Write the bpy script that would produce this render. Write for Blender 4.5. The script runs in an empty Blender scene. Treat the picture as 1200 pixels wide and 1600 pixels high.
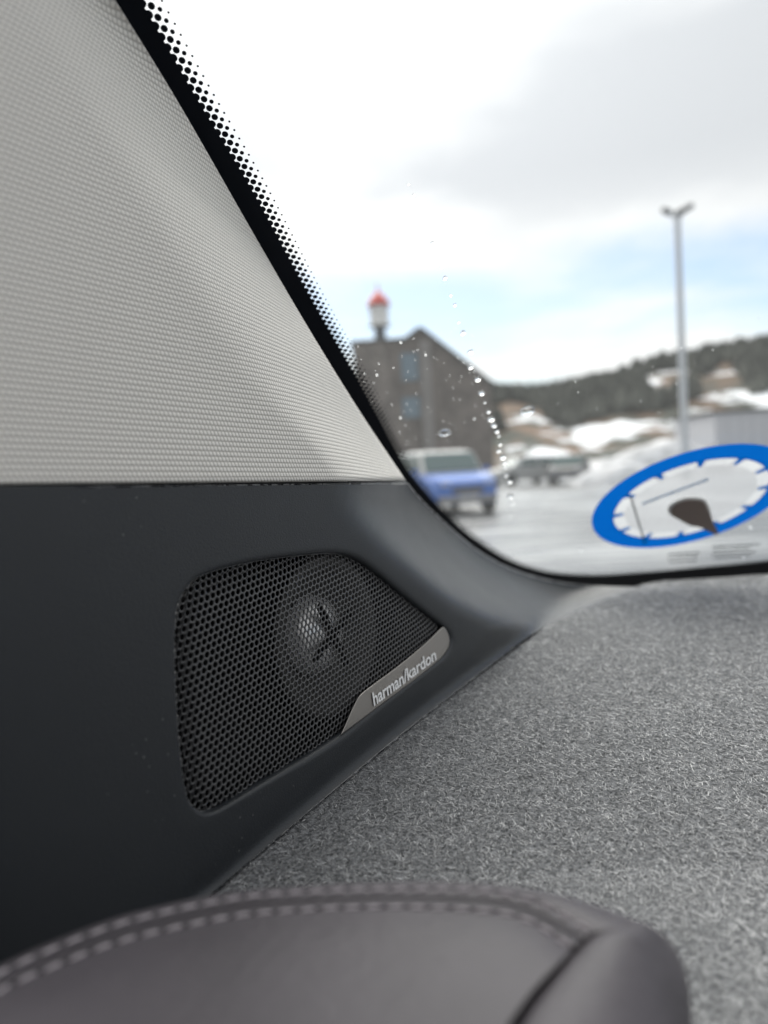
import bpy, bmesh, math, random
import numpy as np
from mathutils import Vector, Matrix

random.seed(7)
rng = np.random.default_rng(7)
SC = bpy.context.scene
COL = SC.collection

# ------------------------------------------------------------------ camera
F_PX = 1150.0                                   # focal length in pixels of the 1200x1600 photograph
PITCH, ROLL = math.radians(3.24), math.radians(3.3)
CAM = np.array([0.0, 0.0, 1.2])
r0 = np.array([1.0, 0, 0]); FW = np.array([0, math.cos(PITCH), -math.sin(PITCH)]); u0 = np.cross(r0, FW)
RT = math.cos(ROLL) * r0 - math.sin(ROLL) * u0
UP = math.sin(ROLL) * r0 + math.cos(ROLL) * u0
cd = bpy.data.cameras.new('camera'); cam = bpy.data.objects.new('camera', cd); COL.objects.link(cam)
cam.matrix_world = Matrix(((RT[0], UP[0], -FW[0], CAM[0]), (RT[1], UP[1], -FW[1], CAM[1]), (RT[2], UP[2], -FW[2], CAM[2]), (0, 0, 0, 1)))
cd.sensor_fit = 'VERTICAL'; cd.sensor_height = 24.0; cd.lens = 24.0 * F_PX / 1600.0
cd.clip_start = 0.01; cd.clip_end = 4000
cd.dof.use_dof = True; cd.dof.focus_distance = 0.315
cd.dof.aperture_fstop = cd.lens / 4.3            # a phone lens, 4.3 mm wide
SC.camera = cam

# ------------------------------------------------------------------ world, sun, exposure
SUN_EL, SUN_AZ = math.radians(48), math.radians(-12)   # azimuth from +Y, negative = to the left
sun_dir = Vector((math.sin(SUN_AZ) * math.cos(SUN_EL), math.cos(SUN_AZ) * math.cos(SUN_EL), math.sin(SUN_EL)))
W = bpy.data.worlds.new('World'); SC.world = W; W.use_nodes = True
nt = W.node_tree; nt.nodes.clear()
def N(tree, kind, **kw):
    n = tree.nodes.new(kind)
    for k, v in kw.items():
        if k == 'inp':
            for i, val in v.items(): n.inputs[i].default_value = val
        else: setattr(n, k, v)
    return n
def L(tree, a, b): tree.links.new(a, b)
def MA(tree, op, a, b=None, c=None, clamp=False):
    n = tree.nodes.new('ShaderNodeMath'); n.operation = op; n.use_clamp = clamp
    for i, v in enumerate((a, b, c)):
        if v is None: continue
        if isinstance(v, (int, float)): n.inputs[i].default_value = v
        else: tree.links.new(v, n.inputs[i])
    return n.outputs[0]
def SMOOTH(tree, v, a, b):
    n = tree.nodes.new('ShaderNodeMapRange'); n.interpolation_type = 'SMOOTHSTEP'
    tree.links.new(v, n.inputs[0]); n.inputs[1].default_value = a; n.inputs[2].default_value = b
    return n.outputs[0]
def MIXC(tree, f, a, b):
    n = tree.nodes.new('ShaderNodeMix'); n.data_type = 'RGBA'
    for i, v in ((0, f), (6, a), (7, b)):
        if isinstance(v, (int, float)): n.inputs[i].default_value = v
        elif isinstance(v, tuple): n.inputs[i].default_value = (*v, 1) if len(v) == 3 else v
        else: tree.links.new(v, n.inputs[i])
    return n.outputs[2]
sky = N(nt, 'ShaderNodeTexSky', sky_type='NISHITA', sun_disc=False, sun_elevation=SUN_EL, sun_rotation=SUN_AZ)
bg1 = N(nt, 'ShaderNodeBackground', inp={1: 0.085}); L(nt, sky.outputs[0], bg1.inputs[0])
tc = N(nt, 'ShaderNodeTexCoord'); sep = N(nt, 'ShaderNodeSeparateXYZ'); L(nt, tc.outputs['Generated'], sep.inputs[0])
zz = MA(nt, 'ADD', MA(nt, 'MAXIMUM', sep.outputs[2], 0.0), 0.10)
comb = N(nt, 'ShaderNodeCombineXYZ')
L(nt, MA(nt, 'DIVIDE', sep.outputs[0], zz), comb.inputs[0]); L(nt, MA(nt, 'DIVIDE', sep.outputs[1], zz), comb.inputs[1])
comb.inputs[2].default_value = 4.3
nz = N(nt, 'ShaderNodeTexNoise', inp={'Scale': 0.55, 'Detail': 6.0, 'Roughness': 0.55, 'Distortion': 0.25}); L(nt, comb.outputs[0], nz.inputs['Vector'])
nz2 = N(nt, 'ShaderNodeTexNoise', inp={'Scale': 0.9, 'Detail': 4.0, 'Roughness': 0.5}); L(nt, comb.outputs[0], nz2.inputs['Vector'])
hi = SMOOTH(nt, sep.outputs[2], 0.20, 0.36)          # a clear strip low over the horizon, closed cloud above it
lo = SMOOTH(nt, sep.outputs[2], 0.20, 0.02)
cov = MA(nt, 'ADD', MA(nt, 'ADD', nz.outputs[0], MA(nt, 'MULTIPLY', hi, 0.45)), MA(nt, 'MULTIPLY', lo, 0.16))
cover = SMOOTH(nt, cov, 0.42, 0.66)
# cloud brightness: thin cloud glows round the hidden sun, thick cloud is grey
dot = N(nt, 'ShaderNodeVectorMath', operation='DOT_PRODUCT'); L(nt, tc.outputs['Generated'], dot.inputs[0]); dot.inputs[1].default_value = sun_dir
glow = MA(nt, 'POWER', MA(nt, 'MAXIMUM', dot.outputs['Value'], 0.0), 9.0)
thick = MA(nt, 'MULTIPLY', SMOOTH(nt, nz2.outputs[0], 0.38, 0.62), hi)
base = MA(nt, 'SUBTRACT', 0.62, MA(nt, 'MULTIPLY', thick, 0.19))
bright = MA(nt, 'ADD', base, MA(nt, 'MULTIPLY', glow, 0.35))
ccol = MIXC(nt, thick, (1.0, 1.0, 1.0), (0.93, 0.95, 1.0))
bg2 = N(nt, 'ShaderNodeBackground'); L(nt, ccol, bg2.inputs[0]); L(nt, bright, bg2.inputs[1])
mixw = N(nt, 'ShaderNodeMixShader'); L(nt, cover, mixw.inputs[0]); L(nt, bg1.outputs[0], mixw.inputs[1]); L(nt, bg2.outputs[0], mixw.inputs[2])
ow = N(nt, 'ShaderNodeOutputWorld'); L(nt, mixw.outputs[0], ow.inputs[0])
sd = bpy.data.lights.new('sun', 'SUN'); sd.energy = 3.2; sd.angle = math.radians(65); sd.color = (1.0, 0.97, 0.92)
so = bpy.data.objects.new('sun', sd); COL.objects.link(so); so.rotation_euler = sun_dir.to_track_quat('Z', 'Y').to_euler()
vs = SC.view_settings; vs.view_transform = 'Standard'; vs.look = 'None'; vs.gamma = 1.0; vs.use_curve_mapping = False; vs.exposure = 0.8
SC.cycles.max_bounces = 12; SC.cycles.transparent_max_bounces = 24; SC.cycles.transmission_bounces = 8
SC.cycles.caustics_reflective = False; SC.cycles.sample_clamp_indirect = 6.0

# ------------------------------------------------------------------ pixel -> place helpers
def ray(x, y): return FW + RT * ((x - 600.0) / F_PX) + UP * ((800.0 - y) / F_PX)
def P(x, y, d): return CAM + d * ray(x, y)
def on_z(x, y, z):
    r = ray(x, y); return CAM + r * ((z - CAM[2]) / r[2])
# windshield plane, raked and turned slightly outboard
GN = np.array([-0.05, 0.555, 0.83]); GN /= np.linalg.norm(GN)
GK = 0.297
def d_glass(x, y): return GK / float(GN @ ray(x, y))
def G(x, y, off=0.0): return P(x, y, d_glass(x, y)) + GN * off
# the speaker panel's face, from the perspective of its hexagonal holes
def d_face(x, y): return 1.0 / max(0.9, 3.4 - 0.0037 * (x - 450) + 0.0003 * (y - 1050))
ZF = 1.2 - 0.130                                   # dashboard height
ZH = 1.2 - 0.095                                   # instrument hood height
_jp = [P(x, y, d_face(x, y)) for x, y in ((335, 1395), (500, 1257), (640, 1141), (762, 1045), (842, 985), (905, 954))]   # foot of the panel face
_pf = np.polyfit([p[1] for p in _jp] + [0.74, 0.80], [p[2] for p in _jp] + [ZF, ZF], 3); _y0 = float(_jp[0][1])
def felt_h(y): return np.polyval(_pf, np.clip(y, _y0, 0.80))       # gently crowned dash top, measured where the panel meets it
def d_felt(x, y):
    r = ray(x, y); z = ZF
    for _ in range(6):
        d = (z - CAM[2]) / r[2]; z = 0.5 * z + 0.5 * float(felt_h(d * r[1]))
    return d
def on_felt(x, y): return P(x, y, d_felt(x, y))
p0, p1, p2 = P(300, 1000, d_face(300, 1000)), P(640, 1000, d_face(640, 1000)), P(300, 1200, d_face(300, 1200))
FN = np.cross(p1 - p0, p2 - p0); FN /= np.linalg.norm(FN)
if FN @ (CAM - p0) < 0: FN = -FN                   # face normal, towards the cabin
def poly_resample(pts, n=None, step=None, closed=False, smooth=True):
    pts = np.array(pts, float); m = len(pts); out = []
    segs = m if closed else m - 1
    for i in range(segs):
        if closed: a, b, c, d = pts[(i - 1) % m], pts[i], pts[(i + 1) % m], pts[(i + 2) % m]
        else: a, b, c, d = pts[max(i - 1, 0)], pts[i], pts[i + 1], pts[min(i + 2, m - 1)]
        for t in np.linspace(0, 1, 12, endpoint=False):
            out.append(0.5 * ((2 * b) + (c - a) * t + (2 * a - 5 * b + 4 * c - d) * t * t + (3 * b - a - 3 * c + d) * t ** 3) if smooth else b + (c - b) * t)
    out.append(pts[0] if closed else pts[-1]); out = np.array(out)
    s = np.r_[0, np.cumsum(np.linalg.norm(np.diff(out, axis=0), axis=1))]
    if step: n = max(2, int(round(s[-1] / step)))
    q = np.linspace(0, s[-1], n, endpoint=not closed)
    return np.stack([np.interp(q, s, out[:, k]) for k in range(out.shape[1])], 1)
def dist_poly(p, line):
    a, b = line[:-1], line[1:]; ab = b - a
    t = np.clip(((p - a) * ab).sum(1) / np.maximum((ab * ab).sum(1), 1e-9), 0, 1)
    return float(np.min(np.linalg.norm(a + ab * t[:, None] - p, axis=1)))

# ------------------------------------------------------------------ mesh helpers
def mk(name, verts, faces, mat=None, parent=None, smooth=True, uvs=None):
    me = bpy.data.meshes.new(name); me.from_pydata([tuple(map(float, v)) for v in verts], [], [tuple(f) for f in faces]); me.update()
    if smooth: me.polygons.foreach_set('use_smooth', [True] * len(me.polygons))
    if uvs is not None:
        uv = me.uv_layers.new(name='UVMap'); li = np.empty(len(me.loops), int); me.loops.foreach_get('vertex_index', li)
        uv.data.foreach_set('uv', np.array(uvs, np.float32)[li].ravel())
    o = bpy.data.objects.new(name, me); COL.objects.link(o)
    if mat: me.materials.append(mat)
    if parent: o.parent = parent
    return o
def from_bm(name, bm, mat, parent=None, smooth=False):
    me = bpy.data.meshes.new(name); bmesh.ops.recalc_face_normals(bm, faces=bm.faces); bm.to_mesh(me); bm.free()
    if smooth: me.polygons.foreach_set('use_smooth', [True] * len(me.polygons))
    me.materials.append(mat); o = bpy.data.objects.new(name, me); COL.objects.link(o)
    if parent: o.parent = parent
    return o
def empty(name, loc):
    o = bpy.data.objects.new(name, None); COL.objects.link(o); o.location = tuple(map(float, loc)); o.empty_display_size = 0.05
    return o
def adopt(o, parent):                               # parent a mesh built in world space without moving it
    o.parent = parent; o.matrix_parent_inverse = Matrix.Translation(parent.location).inverted()
    return o
def adopt_under(o, part): o.parent = part; return o # part already sits at identity under its own inverse
def tag(o, label=None, cat=None, group=None, kind=None):
    if label: o['label'] = label
    if cat: o['category'] = cat
    if group: o['group'] = group
    if kind: o['kind'] = kind
    return o
def grid_faces(nr, nc, closed=False):
    f = []
    for i in range(nr - 1):
        for j in range(nc if closed else nc - 1):
            k = (j + 1) % nc
            f.append((i * nc + j, i * nc + k, (i + 1) * nc + k, (i + 1) * nc + j))
    return f
def prism(pts3, normal, t):                         # closed slab from a 3D outline
    n = len(pts3); v = [p for p in pts3] + [p + normal * t for p in pts3]
    return v, [tuple(range(n))[::-1], tuple(range(n, 2 * n))] + [(i, (i + 1) % n, n + (i + 1) % n, n + i) for i in range(n)]

# ------------------------------------------------------------------ materials
def mat(name, col, rough=0.5, metal=0.0, spec=0.5, var=0.0, vscale=20.0, bump=0.0, bscale=200.0, bdist=0.001, coords='Object', rvar=0.0, **kw):
    m = bpy.data.materials.new(name); m.use_nodes = True; t = m.node_tree; b = t.nodes['Principled BSDF']
    b.inputs['Base Color'].default_value = (*col, 1); b.inputs['Roughness'].default_value = rough
    b.inputs['Metallic'].default_value = metal; b.inputs['Specular IOR Level'].default_value = spec
    for k, v in kw.items(): b.inputs[k].default_value = v
    tcn = t.nodes.new('ShaderNodeTexCoord')
    if var:
        n = N(t, 'ShaderNodeTexNoise', inp={'Scale': vscale, 'Detail': 5.0}); L(t, tcn.outputs[coords], n.inputs['Vector'])
        c = MIXC(t, SMOOTH(t, n.outputs[0], 0.3, 0.7), tuple(x * (1 - var) for x in col), tuple(min(1, x * (1 + var)) for x in col)); L(t, c, b.inputs['Base Color'])
    if rvar:
        n = N(t, 'ShaderNodeTexNoise', inp={'Scale': vscale * 0.7, 'Detail': 4.0}); L(t, tcn.outputs[coords], n.inputs['Vector'])
        L(t, MA(t, 'ADD', rough - rvar, MA(t, 'MULTIPLY', n.outputs[0], 2 * rvar)), b.inputs['Roughness'])
    if bump:
        n = N(t, 'ShaderNodeTexNoise', inp={'Scale': bscale, 'Detail': 3.0}); L(t, tcn.outputs[coords], n.inputs['Vector'])
        bn = N(t, 'ShaderNodeBump', inp={'Strength': bump, 'Distance': bdist}); L(t, n.outputs[0], bn.inputs['Height']); L(t, bn.outputs[0], b.inputs['Normal'])
    return m
M = {}
M['plastic'] = mat('grained_plastic', (0.0135, 0.0160, 0.0195), 0.42, spec=0.42, **{'Sheen Weight': 0.6, 'Sheen Roughness': 0.20}, bump=0.5, bscale=1500, bdist=0.00025, rvar=0.06, vscale=60)
t = M['plastic'].node_tree; b = t.nodes['Principled BSDF']; tcn = t.nodes.new('ShaderNodeTexCoord')   # a little dust and lint on the plastic
vo = N(t, 'ShaderNodeTexVoronoi', inp={'Scale': 260.0}); L(t, tcn.outputs['Object'], vo.inputs['Vector']); wn = N(t, 'ShaderNodeTexNoise', inp={'Scale': 22.0, 'Detail': 3.0}); L(t, tcn.outputs['Object'], wn.inputs['Vector'])
dust = MA(t, 'MULTIPLY', SMOOTH(t, vo.outputs['Distance'], 0.12, 0.05), SMOOTH(t, wn.outputs[0], 0.50, 0.66))
L(t, MIXC(t, MA(t, 'MULTIPLY', dust, 0.7), (0.0135, 0.0160, 0.0195), (0.16, 0.16, 0.155)), b.inputs['Base Color'])
M['grille'] = mat('grille_paint', (0.05, 0.05, 0.052), 0.28, spec=0.8)
M['housing'] = mat('housing_black', (0.006, 0.006, 0.007), 0.8, spec=0.1)
M['cone'] = mat('cone_grey', (0.06, 0.058, 0.056), 0.6)
M['dome'] = mat('dome_silver', (0.97, 0.96, 0.95), 0.28, metal=0.6)
M['badge'] = mat('badge_metal', (0.36, 0.34, 0.32), 0.34, metal=0.85, bump=0.15, bscale=1800, bdist=0.0001)
M['letter'] = mat('letter_metal', (0.9, 0.9, 0.9), 0.35, metal=0.2)
M['leather'] = mat('hood_leather', (0.050, 0.045, 0.052), 0.52, spec=0.28, var=0.10, vscale=40, bump=0.5, bscale=420, bdist=0.0005)
M['stitch'] = mat('stitch_thread', (0.36, 0.33, 0.35), 0.65, bump=0.4, bscale=4000, bdist=0.0002)
M['felt'] = mat('felt_base', (0.14, 0.144, 0.15), 0.95, spec=0.1, var=0.6, vscale=700, bump=0.8, bscale=900, bdist=0.001)
M['frit'] = mat('frit_black', (0.004, 0.006, 0.011), 0.6, spec=0.12)
M['cabin'] = mat('cabin_dark', (0.03, 0.03, 0.03), 0.8, var=0.1, vscale=8)
M['lining'] = mat('roof_lining_cloth', (0.6, 0.58, 0.54), 0.95, var=0.05, vscale=30)
# fibres: every fibre its own grey
m = mat('felt_fibre', (0.4, 0.4, 0.4), 0.6, spec=0.3); t = m.node_tree; b = t.nodes['Principled BSDF']
g = t.nodes.new('ShaderNodeNewGeometry'); cr = t.nodes.new('ShaderNodeValToRGB'); L(t, g.outputs['Random Per Island'], cr.inputs[0])
cr.color_ramp.elements[0].color = (0.07, 0.074, 0.08, 1); cr.color_ramp.elements[1].color = (0.78, 0.785, 0.785, 1)
e = cr.color_ramp.elements.new(0.6); e.color = (0.32, 0.325, 0.333, 1)
L(t, cr.outputs[0], b.inputs['Base Color']); M['fibre'] = m
# woven pillar cloth: rows of small slanted stitches, in metres on the cloth
m = mat('pillar_cloth', (0.5, 0.49, 0.46), 0.9, spec=0.15); t = m.node_tree; b = t.nodes['Principled BSDF']
uvn = t.nodes.new('ShaderNodeUVMap'); s = t.nodes.new('ShaderNodeSeparateXYZ'); L(t, uvn.outputs[0], s.inputs[0])
v = MA(t, 'DIVIDE', s.outputs[1], 0.0019); row = MA(t, 'FLOOR', v); fv = MA(t, 'FRACT', v)
u = MA(t, 'ADD', MA(t, 'DIVIDE', s.outputs[0], 0.0018), MA(t, 'ADD', MA(t, 'MULTIPLY', row, 0.5), MA(t, 'MULTIPLY', fv, 0.26)))
fu = MA(t, 'FRACT', u)
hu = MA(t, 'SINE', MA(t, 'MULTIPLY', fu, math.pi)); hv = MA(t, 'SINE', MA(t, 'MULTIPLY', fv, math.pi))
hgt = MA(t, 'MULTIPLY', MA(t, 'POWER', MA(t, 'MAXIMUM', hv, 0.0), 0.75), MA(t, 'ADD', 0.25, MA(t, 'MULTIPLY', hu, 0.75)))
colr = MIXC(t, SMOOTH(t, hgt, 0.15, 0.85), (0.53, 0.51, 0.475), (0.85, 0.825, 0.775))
nn = N(t, 'ShaderNodeTexNoise', inp={'Scale': 900.0, 'Detail': 2.0}); L(t, uvn.outputs[0], nn.inputs['Vector'])
colr = MIXC(t, MA(t, 'MULTIPLY', nn.outputs[0], 0.22), colr, (0.67, 0.65, 0.61)); L(t, colr, b.inputs['Base Color'])
bn = N(t, 'ShaderNodeBump', inp={'Strength': 0.7, 'Distance': 0.0005}); L(t, hgt, bn.inputs['Height']); L(t, bn.outputs[0], b.inputs['Normal'])
b.inputs['Sheen Weight'].default_value = 0.15
M['cloth'] = m
# windshield: clear, faint mirror, thin film of dust
m = bpy.data.materials.new('windshield_glass'); m.use_nodes = True; t = m.node_tree; t.nodes.clear()
tr = N(t, 'ShaderNodeBsdfTransparent', inp={0: (0.985, 0.995, 0.99, 1)}); gl = N(t, 'ShaderNodeBsdfGlossy', inp={1: 0.0})
tl = N(t, 'ShaderNodeBsdfTranslucent', inp={0: (0.9, 0.93, 0.93, 1)})
m1 = N(t, 'ShaderNodeMixShader', inp={0: 0.02}); L(t, tr.outputs[0], m1.inputs[1]); L(t, gl.outputs[0], m1.inputs[2])
m2 = N(t, 'ShaderNodeMixShader', inp={0: 0.015}); L(t, m1.outputs[0], m2.inputs[1]); L(t, tl.outputs[0], m2.inputs[2])
o = N(t, 'ShaderNodeOutputMaterial'); L(t, m2.outputs[0], o.inputs[0]); M['glass'] = m
m = bpy.data.materials.new('water'); m.use_nodes = True; t = m.node_tree; t.nodes.clear()
w = N(t, 'ShaderNodeBsdfGlass', inp={'IOR': 1.33, 'Roughness': 0.0}); o = N(t, 'ShaderNodeOutputMaterial'); L(t, w.outputs[0], o.inputs[0]); M['water'] = m
M['disc_brown'] = mat('disc_brown', (0.20, 0.150, 0.125), 0.6)
M['disc_white'] = mat('disc_white', (0.8, 0.8, 0.78), 0.5)
M['print_grey'] = mat('print_grey', (0.24, 0.25, 0.25), 0.6)
M['print_blue'] = mat('print_blue', (0.12, 0.30, 0.60), 0.6)
def film(name, col, k):
    m = bpy.data.materials.new(name); m.use_nodes = True; t = m.node_tree; t.nodes.clear()
    a = N(t, 'ShaderNodeBsdfTransparent'); d = N(t, 'ShaderNodeBsdfTranslucent', inp={0: (*col, 1)}); d2 = N(t, 'ShaderNodeBsdfDiffuse', inp={0: (*col, 1)})
    mm = N(t, 'ShaderNodeMixShader', inp={0: 0.4}); L(t, d.outputs[0], mm.inputs[1]); L(t, d2.outputs[0], mm.inputs[2])
    x = N(t, 'ShaderNodeMixShader', inp={0: k}); L(t, a.outputs[0], x.inputs[1]); L(t, mm.outputs[0], x.inputs[2])
    o = N(t, 'ShaderNodeOutputMaterial'); L(t, x.outputs[0], o.inputs[0]); return m
M['disc_blue'] = film('disc_blue', (0.02, 0.33, 0.70), 1.0)
M['disc_film'] = film('disc_clear_film', (0.50, 0.51, 0.53), 0.45)
M['disc_block'] = film('disc_hour_block', (0.85, 0.87, 0.88), 0.35)

# ================================================================== SETTING OUTSIDE
def hor(x): return 735.0 - (x - 600) * math.tan(ROLL)
# ground
m = mat('wet_asphalt', (0.07, 0.07, 0.072), 0.3, spec=0.35); t = m.node_tree; b = t.nodes['Principled BSDF']
tcn = t.nodes.new('ShaderNodeTexCoord'); mp = N(t, 'ShaderNodeMapping', inp={'Scale': (0.10, 0.30, 1)}); L(t, tcn.outputs['Object'], mp.inputs[0])
n1 = N(t, 'ShaderNodeTexNoise', inp={'Scale': 1.0, 'Detail': 6.0, 'Roughness': 0.6}); L(t, mp.outputs[0], n1.inputs['Vector'])
n2 = N(t, 'ShaderNodeTexNoise', inp={'Scale': 7.0, 'Detail': 5.0}); L(t, mp.outputs[0], n2.inputs['Vector'])
slush = SMOOTH(t, MA(t, 'ADD', MA(t, 'MULTIPLY', n1.outputs[0], 0.7), MA(t, 'MULTIPLY', n2.outputs[0], 0.3)), 0.44, 0.60)
L(t, MIXC(t, slush, (0.055, 0.055, 0.057), (0.22, 0.225, 0.23)), b.inputs['Base Color'])
L(t, MA(t, 'ADD', 0.12, MA(t, 'MULTIPLY', n2.outputs[0], 0.35)), b.inputs['Roughness']); M['asphalt'] = m
gnd = mk('ground', [(-900, -300, 0), (900, -300, 0), (900, 1600, 0), (-900, 1600, 0)], [(0, 1, 2, 3)], M['asphalt'], smooth=False); tag(gnd, kind='structure')
# hill
sil = [(-600, 590), (0, 605), (500, 613), (700, 616), (800, 617), (880, 614), (950, 598), (1000, 583), (1060, 566), (1130, 556), (1200, 541), (1300, 520), (1500, 500), (1900, 510)]
sx = np.array([p[0] for p in sil], float); sy = np.array([p[1] for p in sil], float)
D1, D0 = 400.0, 170.0
def hill_h(xp): return max(4.0, (hor(xp) - np.interp(xp, sx, sy)) * D1 / F_PX + 1.2 - 4.0)
def hill_pt(xp, tt):
    d = D0 + (D1 - D0) * tt; h = hill_h(xp) * (tt * tt * (3 - 2 * tt)) ** 0.85
    n = 1.6 * math.sin(xp * 0.05 + tt * 9) + 1.1 * math.sin(xp * 0.11 - tt * 17)
    return np.array([(xp - 600) / F_PX * d, d, h + n * tt * (1 - tt) * 3 - 0.3])
m = mat('hillside', (0.1, 0.1, 0.1), 0.95, spec=0.1); t = m.node_tree; b = t.nodes['Principled BSDF']; tcn = t.nodes.new('ShaderNodeTexCoord')
mp = N(t, 'ShaderNodeMapping', inp={'Scale': (0.035, 0.02, 0.11)}); L(t, tcn.outputs['Object'], mp.inputs[0])
n1 = N(t, 'ShaderNodeTexNoise', inp={'Scale': 1.0, 'Detail': 6.0, 'Roughness': 0.62}); L(t, mp.outputs[0], n1.inputs['Vector'])
n2 = N(t, 'ShaderNodeTexNoise', inp={'Scale': 2.4, 'Detail': 3.0}); L(t, mp.outputs[0], n2.inputs['Vector'])
rock = MIXC(t, SMOOTH(t, n2.outputs[0], 0.4, 0.6), (0.055, 0.06, 0.05), (0.15, 0.10, 0.07))
L(t, MIXC(t, SMOOTH(t, n1.outputs[0], 0.50, 0.58), rock, (0.75, 0.77, 0.80)), b.inputs['Base Color']); M['hill'] = m
xs = np.linspace(-600, 1900, 90); ts = np.r_[np.linspace(0, 1, 22), 1.1, 1.3]
vv = [hill_pt(x, tt) if tt <= 1 else hill_pt(x, 1) + np.array([0, (tt - 1) * 300, -(tt - 1) * 60]) for tt in ts for x in xs]
hl = mk('hill', vv, grid_faces(len(ts), len(xs)), M['hill']); tag(hl, kind='structure')
# forest on the hill: far mass of trees
M['forest'] = mat('forest_green', (0.07, 0.072, 0.062), 0.95, spec=0.05, var=0.5, vscale=0.08)  # lightened so that distance haze is put into the colour
vv, ff = [], []
for k in range(5200):
    xp = rng.uniform(560, 1500); tt = rng.uniform(0.30, 1.0) ** 0.8
    if tt < 0.72 and math.sin(xp * 0.021 + tt * 7) + math.sin(xp * 0.06 + 2) * 0.6 > 0.25: continue
    c = hill_pt(xp, tt); h = rng.uniform(4.5, 9.5); r = h * rng.uniform(0.2, 0.34); i0 = len(vv); s = 6; a0 = rng.uniform(0, 6)
    for q in range(s):
        a = a0 + q * 2 * math.pi / s; vv.append(c + np.array([math.cos(a) * r, math.sin(a) * r, h * rng.uniform(0.12, 0.34)]))
    vv.append(c + np.array([0, 0, h])); vv.append(c + np.array([0, 0, -0.5]))
    for q in range(s): ff += [(i0 + q, i0 + (q + 1) % s, i0 + s), (i0 + (q + 1) % s, i0 + q, i0 + s + 1)]
fo = mk('hillside_forest', vv, ff, M['forest'], smooth=False); tag(fo, 'dark evergreen forest covering the snowy hillside', 'forest', kind='stuff')
# snow banks
M['snow'] = mat('dirty_snow', (0.55, 0.55, 0.56), 0.85, spec=0.15, var=0.25, vscale=1.2, bump=0.6, bscale=3, bdist=0.1)
def snow_bank(cx, d, wpx, hpx, label, dep=3.0, seed=0):
    w = wpx * d / F_PX; h = hpx * d / F_PX; c = np.array([(cx - 600) / F_PX * d, d, 0.0]); rs = np.random.default_rng(seed)
    ph = rs.uniform(0, 6, 6); nr, nc = 14, 40; vv = []
    for i in range(nr):
        for j in range(nc):
            a = 2 * math.pi * j / nc; rr = 1 - i / (nr - 1)
            k = 1 + 0.13 * math.sin(3 * a + ph[0]) + 0.08 * math.sin(7 * a + ph[1])
            x = math.cos(a) * rr * w / 2 * k; y = math.sin(a) * rr * dep / 2 * k
            z = h * (1 - rr ** 2.2) * (1 + 0.16 * math.sin(x * 0.9 + ph[2]) + 0.06 * math.sin(x * 2.7 + y * 2 + ph[3])) - 0.05 * (i == 0)
            vv.append(c + np.array([x, y, z]))
    o = mk('snow_bank', vv, grid_faces(nr, nc, True), M['snow']); tag(o, label, 'snow bank'); return o
snow_bank(1030, 44, 290, 46, 'wide pile of ploughed snow behind the lamp post', 4.5, 1)
snow_bank(965, 34, 150, 34, 'low snow bank at the edge of the wet car park, beside the dark car', 2.2, 2)
snow_bank(850, 52, 150, 34, 'long snow bank behind the parked white car', 3.0, 3)
snow_bank(1215, 48, 200, 30, 'snow heap in front of the white shed', 3.0, 4)

# building with the gable
M['clad'] = mat('dark_cladding', (0.15, 0.128, 0.116), 0.85, spec=0.2, var=0.25, vscale=0.8)
M['clad_light'] = mat('pale_boards', (0.21, 0.195, 0.185), 0.85, var=0.1, vscale=0.8)
M['roofing'] = mat('roofing', (0.04, 0.04, 0.042), 0.8)
M['pane'] = mat('window_pane', (0.13, 0.18, 0.22), 0.25, spec=0.5)
M['frame'] = mat('window_frame', (0.10, 0.12, 0.14), 0.6)
DB = 60.0
def B(x, y, dd=0.0):                                # a point on the facade plane
    r = ray(x, y); return CAM + r * ((DB - dd) / r[1])
def bz(y, x=656): return B(x, y)[2]
bx0, bx1 = B(556, 620)[0], B(768, 640)[0]
pk = B(656, 514); ev = B(769, 600); fl = B(558, 536); kn = B(634, 531)
bld = empty('gabled_building', (pk[0], DB, 0))
prof = [(bx0, 0), (bx1, 0), (bx1, ev[2]), (pk[0], pk[2]), (kn[0], kn[2]), (bx0, fl[2])]
vv, ff = prism([np.array([x, DB, z]) for x, z in prof], np.array([0, 1.0, 0]), 12.0)
adopt(mk('wall', vv, ff, M['clad'], smooth=False), bld)
bm = bmesh.new()
def slab(bm, a, b, th, y0, y1):
    a, b = np.array(a), np.array(b); n = np.array([-(b - a)[1], (b - a)[0]]); n = n / np.linalg.norm(n)
    if n[1] < 0: n = -n
    q = [a, b, b + n * th, a + n * th]; vs_ = [bm.verts.new((x, y, z)) for y in (y0, y1) for x, z in q]
    for f in ((0, 1, 2, 3), (7, 6, 5, 4), (0, 4, 5, 1), (1, 5, 6, 2), (2, 6, 7, 3), (3, 7, 4, 0)): bm.faces.new([vs_[i] for i in f])
slab(bm, (pk[0], pk[2] + .01), (bx1 + 0.5, ev[2] - 0.35), 0.18, DB - 0.3, DB + 12.3)
slab(bm, (pk[0], pk[2] + .01), (kn[0], kn[2] + .01), 0.18, DB - 0.3, DB + 12.3)
slab(bm, (kn[0], kn[2] + .012), (bx0 - 0.2, fl[2] + .012), 0.15, DB - 0.2, DB + 12.2)
adopt(from_bm('roof', bm, M['roofing']), bld)
def boxbm(bm, c, s, rz=0.0):
    mt = Matrix.Translation(Vector(tuple(map(float, c)))) @ Matrix.Rotation(rz, 4, 'Z') @ Matrix.Diagonal((*map(float, s), 1))
    bmesh.ops.create_cube(bm, size=1, matrix=mt)
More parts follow.
